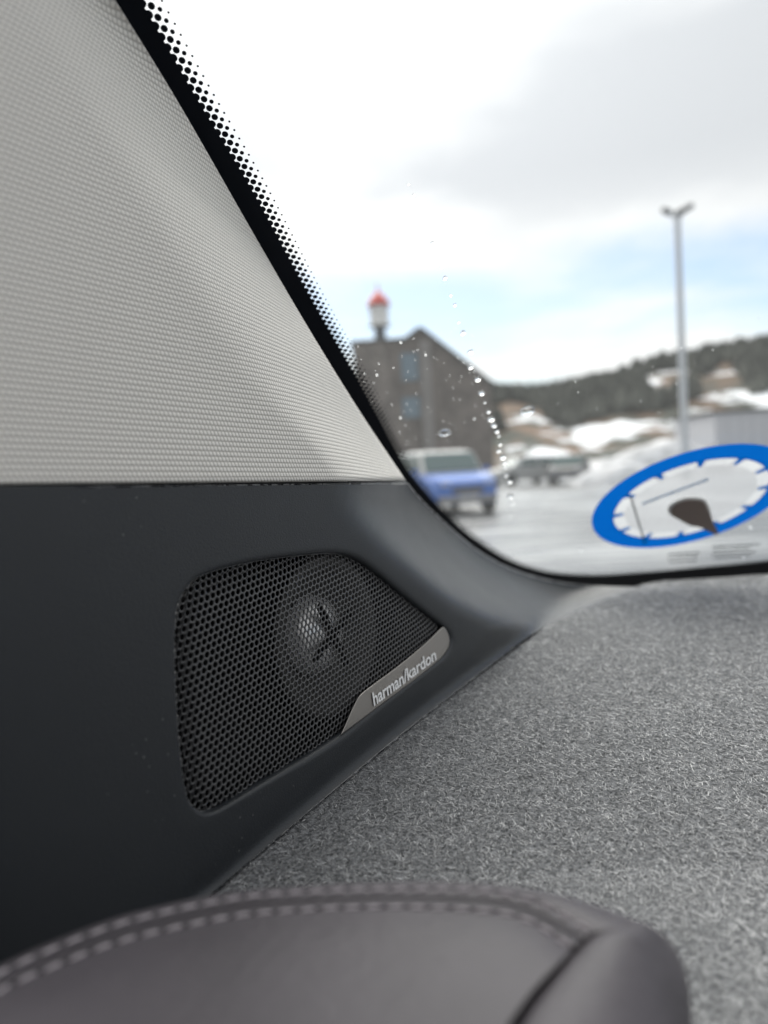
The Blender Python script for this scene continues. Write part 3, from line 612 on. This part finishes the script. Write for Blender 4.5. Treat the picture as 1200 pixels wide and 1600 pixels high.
def d_panel(x, y):
    d = d_face(x, y); p = np.array([x, y])
    s_ = dist_poly(p, seam); j_ = dist_poly(p, joint)
    if (y > 762 or x > 637) and x > 300 and not inside_poly(p, outl):
        if s_ < j_: s_ = 0.0
        else: j_ = 0.0
    g_ = max(0.0, min(0.97 * d_glass(x, y) - d, 0.25)); q_ = min(1.0, max(0.0, (870 - y) / 118.0)); g_ = min(g_, 0.08 + 0.17 * (1 - q_)); d += g_ * max(0.0, 1 - s_ / (80.0 + 30 * q_)) ** (1.1 + 0.9 * q_)
    w_ = max(0.0, 1 - j_ / 30.0) ** 2; d = d * (1 - w_) + ((d_felt(x, y) - 0.0015) if w_ > 0 else 0.0) * w_
    return d
rings = []
na = len(angs)
def ringpts(rad, push): return [(rad, push)]
spec_ = [(ri + o_, p_) for o_, p_ in ((0, 0.0065), (0, 0.0032), (0.6, 0.0017), (2.0, 0.0008), (4.0, 0.0003), (7.0, 0.00007), (10, 0.0))]
for tt in (0.04, 0.08, 0.13, 0.19, 0.25, 0.32, 0.39, 0.46, 0.53, 0.60, 0.66, 0.72, 0.78, 0.83, 0.88, 0.92, 0.955, 0.98): spec_.append(((ri + 10) + (ro - ri - 10) * tt, 0.0))
spec_ += [(ro - 4.5, 0.0), (ro - 2.2, 0.00025), (ro - 0.7, 0.0009), (ro, 0.0018)]
PX = np.array([[cen + r * np.array([math.cos(a), math.sin(a)]) for a, r in zip(angs, rad)] for rad, _ in spec_])
# the fold between face, glass edge and dash edge, eased on a regular lattice
GX, GY = np.arange(-260, 1080, 6.0), np.arange(700, 1960, 6.0)
LAT = np.array([[d_panel(x, y) for x in GX] for y in GY])
ker = np.exp(-0.5 * (np.arange(-5, 6) / 2.0) ** 2); ker /= ker.sum()
LAT = np.apply_along_axis(lambda r: np.convolve(np.pad(r, 5, 'edge'), ker, 'valid'), 1, LAT)
LAT = np.apply_along_axis(lambda r: np.convolve(np.pad(r, 5, 'edge'), ker, 'valid'), 0, LAT)
def d_soft(x, y):
    fx, fy = (x - GX[0]) / 6.0, (y - GY[0]) / 6.0; i_, j_ = int(np.clip(fx, 0, len(GX) - 2)), int(np.clip(fy, 0, len(GY) - 2)); fx -= i_; fy -= j_
    return (LAT[j_, i_] * (1 - fx) + LAT[j_, i_ + 1] * fx) * (1 - fy) + (LAT[j_ + 1, i_] * (1 - fx) + LAT[j_ + 1, i_ + 1] * fx) * fy
DP_ = np.array([[d_soft(x, y) for x, y in row] for row in PX])
for row, drow, (_, push) in zip(PX, DP_, spec_): rings.append([P(x, y, d) - FN * push for (x, y), d in zip(row, drow)])
rings.append([p + (FW * 0.014 + np.array([0, 0, 0.005 if x < 540 else 0.0]) if (y < 763 and x < 630) else FW * 0.012 - np.array([0, 0, 0.006])) for p, (x, y) in zip(rings[-1], PX[-1])])
sp = empty('speaker_panel', P(470, 1250, 0.27))
adopt(mk('panel', [v_ for r_ in rings for v_ in r_], grid_faces(len(rings), na, True), M['plastic']), sp)
# honeycomb grille, set back in the opening
def pl(x, y, back): # on the face plane, set back
    r = ray(x, y); q = p0 - FN * back; return CAM + r * (float((q - CAM) @ FN) / float(r @ FN))
BK = 0.0022
ea = pl(452, 1048, BK) - pl(448, 1050.45, BK); ea /= np.linalg.norm(ea)    # along a row of holes
eb = np.cross(FN, ea); eb /= np.linalg.norm(eb)
o3 = pl(470, 1055, BK); PH = 0.00280
op2 = np.array([[float((pl(x, y, BK) - o3) @ ea), float((pl(x, y, BK) - o3) @ eb)] for x, y in op])
def inside(p, poly):
    x, y = p; a = poly; b_ = np.roll(poly, -1, 0)
    c = ((a[:, 1] > y) != (b_[:, 1] > y)) & (x < (b_[:, 0] - a[:, 0]) * (y - a[:, 1]) / (b_[:, 1] - a[:, 1] + 1e-15) + a[:, 0])
    return c.sum() % 2 == 1
oc = op2.mean(0); big = oc + (op2 - oc) * 1.05
vv, ff = [], []
hexR = PH / math.sqrt(3)
def dome(u_, v_):                                   # the mesh is pressed slightly convex towards its rim
    dd_ = dist_poly(np.array([u_, v_]), np.vstack([op2, op2[:1]])); return -0.0016 * max(0.0, 1 - dd_ / 0.009) ** 2
for i in range(-45, 46):
    for j in range(-45, 46):
        cu = (i + j * 0.5) * PH; cv = j * PH * math.sqrt(3) / 2
        if not inside((cu, cv), big): continue
        i0 = len(vv)
        hole = inside((cu, cv), op2) or True
        rh = PH * 0.405
        for lev, (kind_, rad, push) in enumerate((('hex', 1.0, 0), ('hole', rh + PH * 0.018, 0), ('hole', rh, 0.00014), ('hole', rh, 0.0006))):
            for q in range(12):
                a = q * math.pi / 6
                rr = hexR * (1.0 if q % 2 == 1 else math.cos(math.pi / 6)) if kind_ == 'hex' else rad * (1.0 + (0.035 if q % 2 else -0.02))
                pu, pv = cu + rr * math.cos(a), cv + rr * math.sin(a)
                vv.append(o3 + ea * pu + eb * pv + FN * (dome(cu, cv) - push))
        for lev in range(3):
            for q in range(12): w_ = (q + 1) % 12; ff.append((i0 + lev * 12 + q, i0 + lev * 12 + w_, i0 + lev * 12 + 12 + w_, i0 + lev * 12 + 12 + q))
gr = mk('grille', vv, ff, M['grille'], smooth=True); adopt(gr, sp)
# driver behind the grille
dc = pl(502, 992, 0.0105); drv = []
def ringm(prof, n=40, c=None):
    c = dc if c is None else c
    return [c + ea * r * math.cos(2 * math.pi * j / n) + eb * r * math.sin(2 * math.pi * j / n) + FN * z for r, z in prof for j in range(n)], grid_faces(len(prof), n, True)
v1, f1 = ringm([(0.036, 0.004), (0.035, 0.006), (0.031, 0.006), (0.028, 0.001), (0.016, -0.009), (0.010, -0.010)]); cone = adopt(mk('speaker_cone', v1, f1, M['cone']), sp)
v1, f1 = ringm([(0.0180, -0.006), (0.0165, -0.001), (0.0135, 0.0018), (0.009, 0.0038), (0.004, 0.005), (0.0002, 0.0054)]); adopt(mk('dome', v1, f1, M['dome']), sp)
bm = bmesh.new()
for k in range(4):
    a = 0.35 + k * math.pi / 2; c = dc + (ea * math.cos(a) + eb * math.sin(a)) * 0.0085 + FN * 0.0065; dx = ea * math.cos(a) + eb * math.sin(a); dy = np.cross(FN, dx)
    mt = Matrix(((dx[0], dy[0], FN[0], c[0]), (dx[1], dy[1], FN[1], c[1]), (dx[2], dy[2], FN[2], c[2]), (0, 0, 0, 1)))
    bmesh.ops.create_cube(bm, size=1, matrix=mt @ Matrix.Diagonal((0.017, 0.0032, 0.001, 1)))
adopt(from_bm('dome_guard', bm, M['housing']), sp)
bk = [pl(x, y, BK + 0.001) for x, y in op]; bk2 = [p - FN * 0.026 for p in bk]
cc = np.mean(bk2, 0); n = len(bk)
adopt(mk('housing', bk + bk2 + [cc], [(i, (i + 1) % n, n + (i + 1) % n, n + i) for i in range(n)] + [(n + i, n + (i + 1) % n, 2 * n) for i in range(n)], M['housing']), sp)
# badge
bad = [(532.5, 1148), (539, 1133), (549, 1110), (557, 1094), (563, 1085), (575, 1075), (605, 1053), (635, 1030), (665, 1004.5), (680, 990), (689, 981), (693.5, 979.5), (699, 987), (702.5, 999), (701, 1010), (694, 1022), (682, 1035), (650, 1061), (605, 1094.5), (567, 1123), (539, 1144)]
bp = poly_resample(bad, 130, closed=True); bcn = bp.mean(0); BB = 0.0000
def shrink(px):
    out = []
    for k, q in enumerate(bp):
        tg = bp[(k + 1) % len(bp)] - bp[k - 1]; nn_ = np.array([-tg[1], tg[0]]); nn_ /= np.linalg.norm(nn_) + 1e-9
        if nn_ @ (bcn - q) < 0 and abs(nn_ @ (bcn - q)) > 3: nn_ = -nn_
        out.append(q + nn_ * px)
    return np.array(out)
levels = [(bp, 0.003), (bp, 0.0007), (shrink(0.7), 0.0002), (shrink(1.5), 0.0)]
vv = [pl(x, y, BB + b_) for l_, b_ in levels for x, y in l_]; n = len(bp)
bd = adopt(mk('badge', vv, grid_faces(4, n, True) + [tuple(range(3 * n, 4 * n))], M['badge'], smooth=False), sp)
cu = bpy.data.curves.new('lettering', 'FONT'); cu.body = 'harman/kardon'; cu.size = 1.0; cu.extrude = 0.05; cu.offset = 0.02; cu.space_character = 0.98; cu.resolution_u = 4
to = bpy.data.objects.new('lettering_curve', cu); COL.objects.link(to)
dg = bpy.context.evaluated_depsgraph_get(); me = bpy.data.meshes.new_from_object(to.evaluated_get(dg)); bpy.data.objects.remove(to)
co = np.array([v_.co[:] for v_ in me.vertices]); x0, x1 = co[:, 0].min(), co[:, 0].max(); hh = co[:, 1].max()
B0, B1, BV = np.array([584.5, 1103.0]), np.array([682.0, 1030.0]), np.array([-3.0, -20.5])
for k, v_ in enumerate(me.vertices):
    q = B0 + (co[k, 0] - x0) / (x1 - x0) * (B1 - B0) + co[k, 1] / hh * BV * (1.0 - 0.14 * (co[k, 0] - x0) / (x1 - x0))
    v_.co = Vector(tuple(map(float, pl(q[0], q[1], BB - 0.0003 - co[k, 2] / 0.05 * 0.00025))))
me.materials.clear(); me.materials.append(M['letter']); lt = bpy.data.objects.new('lettering', me); COL.objects.link(lt); lt.parent = bd
tag(sp, 'dark plastic corner panel with a honeycomb speaker grille and a metal harman/kardon badge', 'speaker panel')

# ================================================================== DASHBOARD FELT
jt = np.array([on_felt(x, y) for x, y in joint]); jt = jt[jt[:, 1] > 0.02]
oy = np.argsort(jt[:, 1]); jy, jx = jt[oy, 1], jt[oy, 0]
back = poly_resample([on_felt(x, y) for x, y in ((985, 920), (1006, 915), (1030, 910), (1060, 908), (1120, 905), (1200, 900), (1320, 893), (1700, 870))], 60)
def felt_z(x, y):
    return float(felt_h(y)) + 0.0008 * math.sin(x * 9 + y * 5)
ub = back[:, 0]; rows = 70; dash = empty('dashboard', on_z(900, 1200, ZF)); vv = []
ncl = 70
for i in range(rows):
    t_ = i / (rows - 1)
    for j in range(ncl):
        s_ = j / (ncl - 1)
        # far edge point for this column, near edge point
        fx = np.interp(s_, np.linspace(0, 1, len(back)), back[:, 0]); fy = np.interp(s_, np.linspace(0, 1, len(back)), back[:, 1])
        yy = 0.03 + (fy - 0.03) * t_
        lx = float(np.interp(yy, jy, jx)) - 0.004; rx = 1.0
        rx = back[-1, 0]; x = lx + (rx - lx) * (s_ ** 1.3); 
        # far boundary by x
        fyx = float(np.interp(x, back[:, 0], back[:, 1])); yy = 0.03 + (fyx - 0.03) * t_
        lx2 = float(np.interp(yy, jy, jx)) - 0.004; x = max(x, lx2)
        z = felt_z(x, yy) + (0.001 * max(0, (t_ - 0.86) / 0.14) ** 1.0 if t_ > 0.86 else 0)
        vv.append((x, yy, z))
vv += [(vv[(rows - 1) * ncl + j][0], vv[(rows - 1) * ncl + j][1] + 0.006, vv[(rows - 1) * ncl + j][2] - 0.004) for j in range(ncl)]
vv += [(vv[(rows - 1) * ncl + j][0], vv[(rows - 1) * ncl + j][1] + 0.008, vv[(rows - 1) * ncl + j][2] - 0.06) for j in range(ncl)]
fb = adopt(mk('felt_cover', vv, grid_faces(rows + 2, ncl), M['felt']), dash)
# loose fibres of the felt
NF = 250000; uy = rng.uniform(0, 1, NF); yy = 0.11 * (0.80 / 0.11) ** uy
lx = np.interp(yy, jy, jx); rx = yy * 0.60 + 0.03; xx = lx + (rx - lx) * rng.uniform(0, 1, NF); fy = np.interp(xx, back[:, 0], back[:, 1])
ok = yy < fy - 0.004; xx, yy, fy = xx[ok], yy[ok], fy[ok]; NF = len(xx)
tz = np.clip(((yy - 0.03) / (fy - 0.03) - 0.86) / 0.14, 0, 1) * 0.001
zz_ = felt_h(yy) + 0.0008 * np.sin(xx * 9 + yy * 5) + tz
ln = rng.uniform(0.0012, 0.0036, NF) * (1 + 0.8 * (rng.uniform(0, 1, NF) > 0.95) * 2); an = rng.normal(0.75, 1.0, NF); cv = rng.normal(0, 0.40, NF)
lift = rng.uniform(0.0, 0.0008, NF); tilt = np.abs(rng.normal(0, 0.16, NF)); wd = rng.uniform(0.00004, 0.00009, NF) * (0.7 + 1.2 * yy)
K = 4; s_ = np.linspace(0, 1, K); vert = np.zeros((NF, K, 2, 3), np.float32); px_, py_, pz_ = xx.copy(), yy.copy(), zz_ + lift
for k in range(K):
    a = an + cv * (s_[k] - 0.3) * 1.6
    if k: px_ = px_ + np.cos(a) * ln / (K - 1); py_ = py_ + np.sin(a) * ln / (K - 1); pz_ = pz_ + np.sin(tilt) * ln / (K - 1) * (1 - 1.1 * s_[k])
    w_ = wd * (1 - 0.5 * s_[k])
    vert[:, k, 0] = np.stack([px_ - np.sin(a) * w_, py_ + np.cos(a) * w_, pz_], 1); vert[:, k, 1] = np.stack([px_ + np.sin(a) * w_, py_ - np.cos(a) * w_, pz_ + w_ * 0.8], 1)
me = bpy.data.meshes.new('felt_fibres'); nv = NF * K * 2; me.vertices.add(nv); me.vertices.foreach_set('co', vert.reshape(-1))
bi = (np.arange(NF) * K * 2)[:, None, None]; q = np.array([[2 * k, 2 * k + 1, 2 * k + 3, 2 * k + 2] for k in range(K - 1)])[None]
li = (bi + q).reshape(-1).astype(np.int32); npoly = NF * (K - 1)
me.loops.add(npoly * 4); me.loops.foreach_set('vertex_index', li); me.polygons.add(npoly); me.polygons.foreach_set('loop_start', np.arange(npoly, dtype=np.int32) * 4)
me.update(calc_edges=True); me.validate(); me.materials.append(M['fibre'])
fo = bpy.data.objects.new('felt_fibres', me); COL.objects.link(fo); adopt(fo, dash); tag(fo, kind='stuff')
tag(dash, 'grey fuzzy felt covered top of the dashboard', 'dashboard')

# ================================================================== INSTRUMENT HOOD
hood = empty('instrument_hood', on_z(600, 1500, ZH))
NS = 140
R_sil = [(-150, 1590), (0, 1508), (100, 1463), (200, 1428), (330, 1399), (450, 1386), (600, 1378), (720, 1378), (830, 1389), (920, 1411), (1010, 1443)]
R_st1 = [(-150, 1602), (0, 1521), (100, 1476), (200, 1440), (350, 1407), (450, 1396), (600, 1390), (750, 1392), (825, 1405), (880, 1430), (926, 1457)]
R_seam = [(-150, 1622), (0, 1536), (100, 1491), (200, 1455), (350, 1421), (450, 1410), (600, 1404), (750, 1408), (820, 1421), (870, 1446), (909, 1469)]
R_st2 = [(-150, 1640), (0, 1549), (100, 1504), (200, 1468), (350, 1435), (450, 1424), (600, 1418), (720, 1421), (800, 1430), (850, 1450), (893, 1482)]
def lerp_row(a, b_, t_): return (np.array(a) * (1 - t_) + np.array(b_) * t_)
def rs_row(r): return poly_resample(r, NS)
A0, A1, A2, A3 = map(rs_row, (R_sil, R_st1, R_seam, R_st2))
side = poly_resample([(893, 1482), (862, 1516), (825, 1556), (800, 1592), (760, 1660), (700, 1790)], 9)
low = poly_resample([(-150, 2100), (200, 1960), (500, 1880), (700, 1790)], NS)
rowsH = []
def zrow(row, z): return [on_z(x, y, z) for x, y in row]
sil3 = zrow(A0, ZH - 0.0030)
outw = []
for k, p in enumerate(sil3):
    tg = sil3[min(k + 1, NS - 1)] - sil3[max(k - 1, 0)]; nn_ = np.array([-tg[1], tg[0], 0]); nn_ /= np.linalg.norm(nn_); outw.append(nn_)
rowsH.append([p + o_ * 0.002 + np.array([0, 0, -0.056]) for p, o_ in zip(sil3, outw)])
rowsH.append([p + o_ * 0.0035 + np.array([0, 0, -0.012]) for p, o_ in zip(sil3, outw)])
rowsH.append([p + o_ * 0.0022 + np.array([0, 0, -0.0035]) for p, o_ in zip(sil3, outw)])
rowsH.append(sil3)
rowsH.append(zrow(lerp_row(A0, A1, 0.5), ZH - 0.0012)); rowsH.append(zrow(lerp_row(A0, A1, 0.9), ZH - 0.0006)); rowsH.append(zrow(A1, ZH - 0.0010)); rowsH.append(zrow(lerp_row(A1, A2, 0.15), ZH - 0.0004))
rowsH.append(zrow(lerp_row(A1, A2, 0.6), ZH)); rowsH.append(zrow(lerp_row(A1, A2, 0.88), ZH - 0.0002)); rowsH.append(zrow(A2, ZH - 0.0016)); rowsH.append(zrow(lerp_row(A2, A3, 0.12), ZH - 0.0002))
rowsH.append(zrow(lerp_row(A2, A3, 0.5), ZH + 0.0004)); rowsH.append(zrow(lerp_row(A2, A3, 0.9), ZH + 0.0001)); rowsH.append(zrow(A3, ZH - 0.0006)); 
A3b = A3 + np.array([0, 3.0]); rowsH.append(zrow(A3b, ZH + 0.0003))
for k in range(1, 9):
    t_ = k / 8.0; row = lerp_row(A3, low, t_); shift = side[k] - row[-1]; w_ = np.linspace(0, 1, NS) ** 3
    row = row + shift * w_[:, None]; rowsH.append(zrow(row, ZH + 0.0006 + 0.0012 * math.sin(t_ * math.pi)))
vv = [v_ for r_ in rowsH for v_ in r_]
hf = adopt(mk('leather_top', vv, grid_faces(len(rowsH), NS), M['leather']), hood)
# end cap: from the side seam over a rounded shoulder down to the dash
seamR = poly_resample([(1010, 1443), (968, 1449), (926, 1461), (897, 1486), (864, 1520), (828, 1560), (803, 1595), (763, 1662), (703, 1792)], 60)
capR = poly_resample([(1010, 1443), (1034, 1458), (1054, 1480), (1068, 1508), (1077, 1542), (1081, 1580), (1083, 1620), (1084, 1700), (1080, 1850)], 60)
rowsC = []
S3 = [on_z(x, y, ZH - 0.0008) for x, y in seamR]
rowsC.append([p + np.array([0, 0, -0.0008]) for p in S3])
for t_, dz in ((0.02, 0.0012), (0.08, 0.0024), (0.25, 0.0032), (0.45, 0.0026), (0.65, 0.0006), (0.82, -0.003), (0.93, -0.0070), (1.0, -0.0120)):
    rw = []
    for k in range(60):
        q = seamR[k] * (1 - t_) + capR[k] * t_; f_ = min(1.0, k / 8.0) ; rw.append(on_z(q[0], q[1], ZH - 0.0022 + dz * f_))
    rowsC.append(rw)
rowsC.append([p + np.array([0.001, 0.002, -0.012]) for p in rowsC[-1]]); rowsC.append([p + np.array([-0.001, 0.001, -0.022]) for p in rowsC[-1]])
adopt(mk('end_cap', [v_ for r_ in rowsC for v_ in r_], grid_faces(len(rowsC), 60), M['leather']), hood)
# stitches, each one a small thread bead
bm = bmesh.new(); bmesh.ops.create_uvsphere(bm, u_segments=8, v_segments=6, radius=0.5)
for v_ in bm.verts: v_.co.x *= 1.0; v_.co.y *= 0.16; v_.co.z *= 0.22
sm_ = bpy.data.meshes.new('stitch'); bm.to_mesh(sm_); bm.free(); sm_.materials.append(M['stitch']); sm_.polygons.foreach_set('use_smooth', [True] * len(sm_.polygons))
for row in (R_st1, R_st2):
    c3_ = poly_resample([on_z(x, y, ZH + (0.0003 if row is R_st2 else 0.0)) for x, y in poly_resample(row, 200)], step=0.0046, smooth=False)
    for k in range(len(c3_) - 1):
        a, b_ = c3_[k], c3_[k + 1]; tg = (b_ - a); ln_ = np.linalg.norm(tg); an_ = math.atan2(tg[1], tg[0])
        o = bpy.data.objects.new('stitch', sm_); COL.objects.link(o)
        mt = Matrix.Translation(Vector(tuple(map(float, (a + b_) / 2 - np.array(hood.location))))) @ Matrix.Rotation(an_ + 0.10, 4, 'Z') @ Matrix.Scale(ln_ * 0.80, 4)
        o.parent = hood; o.matrix_local = mt
tag(hood, 'purplish grey leather instrument hood with double stitched seam', 'instrument hood')
